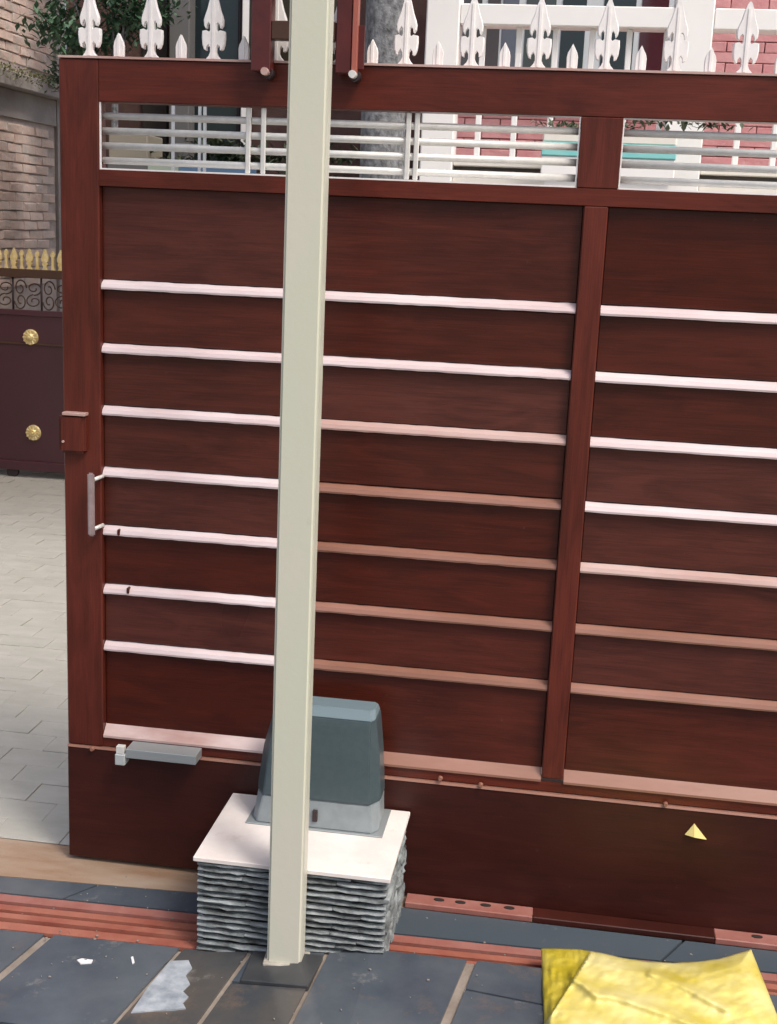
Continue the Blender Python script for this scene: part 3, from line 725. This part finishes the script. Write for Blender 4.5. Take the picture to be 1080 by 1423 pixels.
for px, y1 in ((240, 192), (277, 197), (284, 197)):
    p = at(px, y1, 7.4); box('upright', (p.x-.008, 7.4, p.z-.6), (p.x+.008, 7.416, p.z+.20), M_FRAME, fp)
box('crosspiece', (at(236, 200, 7.4).x, 7.417, at(240, 199, 7.4).z-.02), (at(290, 200, 7.4).x, 7.43, at(240, 199, 7.4).z), M_FRAME, fp)
# shrubs
s1 = empty('leafy_shrub', (-2.95, 8.1, 0), 'leafy green shrub rising behind the leftmost white spearheads', 'shrub')
p = at(150, 22, 8.1)
leaves('foliage', (p.x, 8.1, p.z+.05), .42, .3, .36, 2600, .035, M_LEAF, s1, 3)
bm = bmesh.new(); tube_bm(bm, (p.x, 8.1, 0), (p.x+.05, 8.1, p.z-.2), .035, 8, .02)
for a_ in range(5): tube_bm(bm, (p.x+.03, 8.1, p.z-.7+a_*.1), (p.x+.2*math.sin(a_*2.3), 8.1+.15*math.cos(a_*2), p.z+.1), .012, 5, .006)
link('trunk', mesh(bm), M_BARK, s1)
s2 = empty('dark_hedge', (-1.9, 7.95, 0), 'dark green hedge behind the louvre bars left of the post', 'hedge')
p = at(300, 215, 8.0)
leaves('foliage', (p.x+.1, 8.0, p.z-.12), .62, .18, .20, 3000, .03, M_LEAFD, s2, 5)
bm = bmesh.new()
for k in range(6): tube_bm(bm, (p.x-.7+.28*k, 8.0, 0), (p.x-.7+.28*k+rnd.uniform(-.05, .05), 8.0, p.z-.1), .018, 6, .01)
link('trunk', mesh(bm), M_BARK, s2)

# ------------------------------------------------------------ tree trunk
TY = 5.2; tc_ = at(530, 120, TY)
tr = empty('tree', (tc_.x, TY+.1, -.05), 'tree with mottled grey trunk behind the gate right of the cream post', 'tree')
bm = bmesh.new(); rings = []; N_ = 16
for j in range(26):
    z = -.1+j*.17; r0 = .098-.010*j/25+.03*math.exp(-max(0, z)*3)
    rings.append([bm.verts.new((tc_.x+r0*math.cos(2*math.pi*i/N_)*(1+.12*mn.noise(Vector((i*.8, z*3, 0)))), TY+.1+r0*math.sin(2*math.pi*i/N_)*(1+.12*mn.noise(Vector((i*.8, z*3, 9)))), z)) for i in range(N_)])
for a, b in zip(rings, rings[1:]):
    for i in range(N_): bm.faces.new((a[i], a[(i+1) % N_], b[(i+1) % N_], b[i]))
top = Vector((tc_.x, TY+.1, 4.1))
for k in range(6):
    a_ = k*1.05; q = top+Vector((math.cos(a_)*.9, math.sin(a_)*.9, .9)); tube_bm(bm, top-Vector((0, 0, .2)), q, .05, 8, .02)
link('trunk', mesh(bm), M_BARK, tr, smooth=True)
leaves('crown', (tc_.x, TY+.1, 5.3), 1.1, 1.1, .6, 5000, .06, M_LEAF, tr, 9)

# ------------------------------------------------------------ white house front and grille on the right
FY = 6.0
wh = empty('white_porch', (-.2, FY, 0), 'bright white porch front with columns, beam and railing in front of pink brick', 'porch')
col_('column', 588, 634, FY, .16, M_HWHITE, wh, -.1, 4.6, .006, 120)
col_('column', 930, 984, FY, .18, M_HWHITE, wh, -.1, 4.6, .006, 120)
col_('column', 1500, 1560, FY, .18, M_HWHITE, wh, -.1, 4.6, .006, 120)
xa = at(634.5, 120, FY).x; xb = at(929, 120, FY).x; xc = at(985, 120, FY).x; xd = at(1499, 120, FY).x
for x0, x1 in ((xa, xb), (xc, xd)):
    zb = at((x0+x1)/2*0+760, 35, FY).z; zb2 = at(760, 6, FY).z
    box('beam', (x0, FY+.01, zb), (x1, FY+.14, zb2), M_HWHITE, wh, .004)
    zr0, zr1 = at(700, 232, FY).z, at(700, 222, FY).z
    box('railing_sill', (x0, FY+.03, at(700, 256, FY).z-.12), (x1, FY+.13, at(700, 240, FY).z), M_CREAM, wh, .004)
    box('railing_sill', (x0, FY+.02, zr0), (x1, FY+.14, zr1), M_CREAM, wh, .004)
    box('railing_back', (x0, FY+.10, at(700, 240, FY).z+.001), (x1, FY+.13, zr0-.001), M_PLASTER, wh)
    x = x0+.055; ppx = at(712, 190, FY).x-at(662, 190, FY).x
    x = at(662, 190, FY).x if x0 == xa else at(1027, 190, FY).x
    while x < x1-.01:
        box('railing_bar', (x-.013, FY+.06, zr1+.0005), (x+.013, FY+.085, zb-.0005), M_HWHITE, wh, .003); 
        x += ppx
box('low_wall', (at(588, 120, FY).x, FY+.02, -.1), (xd, FY+.14, at(700, 256, FY).z-.121), M_CREAM, wh)
# planter
PY_ = 5.72
pt = empty('teal_planter', (.15, PY_, 0), 'long teal and cream planter trough in front of the white railing', 'planter')
x0, x1 = at(753, 210, PY_).x, at(940, 210, PY_).x
zA, zB, zC, zD = at(850, 250, PY_).z, at(850, 219, PY_).z, at(850, 200, PY_).z, at(850, 181, PY_).z
box('stand', (x0+.02, PY_+.02, 0), (x1-.02, PY_+.2, zA-.001), M_HWHITE, pt)
box('cream_base', (x0, PY_, zA), (x1, PY_+.22, zB-.001), M_HWHITE, pt, .004)
box('teal_band', (x0-.002, PY_-.006, zB), (x1+.002, PY_+.22, zC), M_TEAL, pt, .004)
box('cream_rim', (x0, PY_, zC+.001), (x1, PY_+.22, zD), M_CREAM, pt, .006)
leaves('sprigs', ((x0+x1)/2+.08, PY_+.1, zD+.03), .42, .08, .05, 260, .022, M_LEAFD, pt, 12)

# pink brick house
KY = 7.6
ph = empty('pink_house', (.2, KY, 0), 'pink brick house front with tinted windows behind the white porch', 'house')
X0, X1 = at(600, 120, KY).x, at(1500, 120, KY).x
box('wall', (X0, KY+.012, -.1), (X1, KY+.3, 4.8), M_PINKM, ph)
wz0, wz1 = at(780, 112, KY).z, at(780, -60, KY).z
wx0, wx1 = at(634, 60, KY).x, at(928, 60, KY).x
wf = box('window_frame', (wx0-.03, KY-.03, wz0-.03), (wx1+.03, KY+.005, wz1+.03), M_FRAME, ph, .003)
panes = [(637, 668, G_GREY), (676, 694, G_GREY), (697, 719, G_BLUE), (729, 770, G_GREEN), (779, 812, G_DARK), (836, 880, G_DARK), (888, 925, G_MAR)]
for a_, b_, gm in panes:
    box('pane', (at(a_, 60, KY).x, KY-.034, wz0), (at(b_, 60, KY).x, KY-.0305, wz1), gm, wf)
box('window_sill', (wx0-.05, KY-.09, wz0-.075), (wx1+.05, KY-.001, wz0-.032), M_HWHITE, wf, .004)
BW, BHh = .205, .056; pbs = []
for _ in range(5):
    bm = bmesh.new(); bm_box(bm, (-BW/2+.003, -.012, -BHh/2+.003), (BW/2-.003, .02, BHh/2-.003))
    bmesh.ops.bevel(bm, geom=[e for e in bm.edges if all(v.co.y < 0 for v in e.verts)], offset=.003, segments=1, affect='EDGES')
    for v in bm.verts:
        if v.co.y < 0: v.co += Vector((rnd.uniform(-.002, .002), rnd.uniform(-.002, .002), rnd.uniform(-.002, .002)))
    pbs.append(mesh(bm, 'brick'))
z = at(850, 262, KY).z; k = 0
while z < at(1040, 0, KY).z+.05:
    x = X0+.1+(BW/2 if k % 2 else 0)
    while x < at(1110, 120, KY).x:
        if not (wx0-.15 < x < wx1+.14 and z > wz0-.1):
            link('brick', rnd.choice(pbs), M_PINK, ph, (x, KY+rnd.uniform(-.002, .002), z))
        x += BW
    z += BHh; k += 1
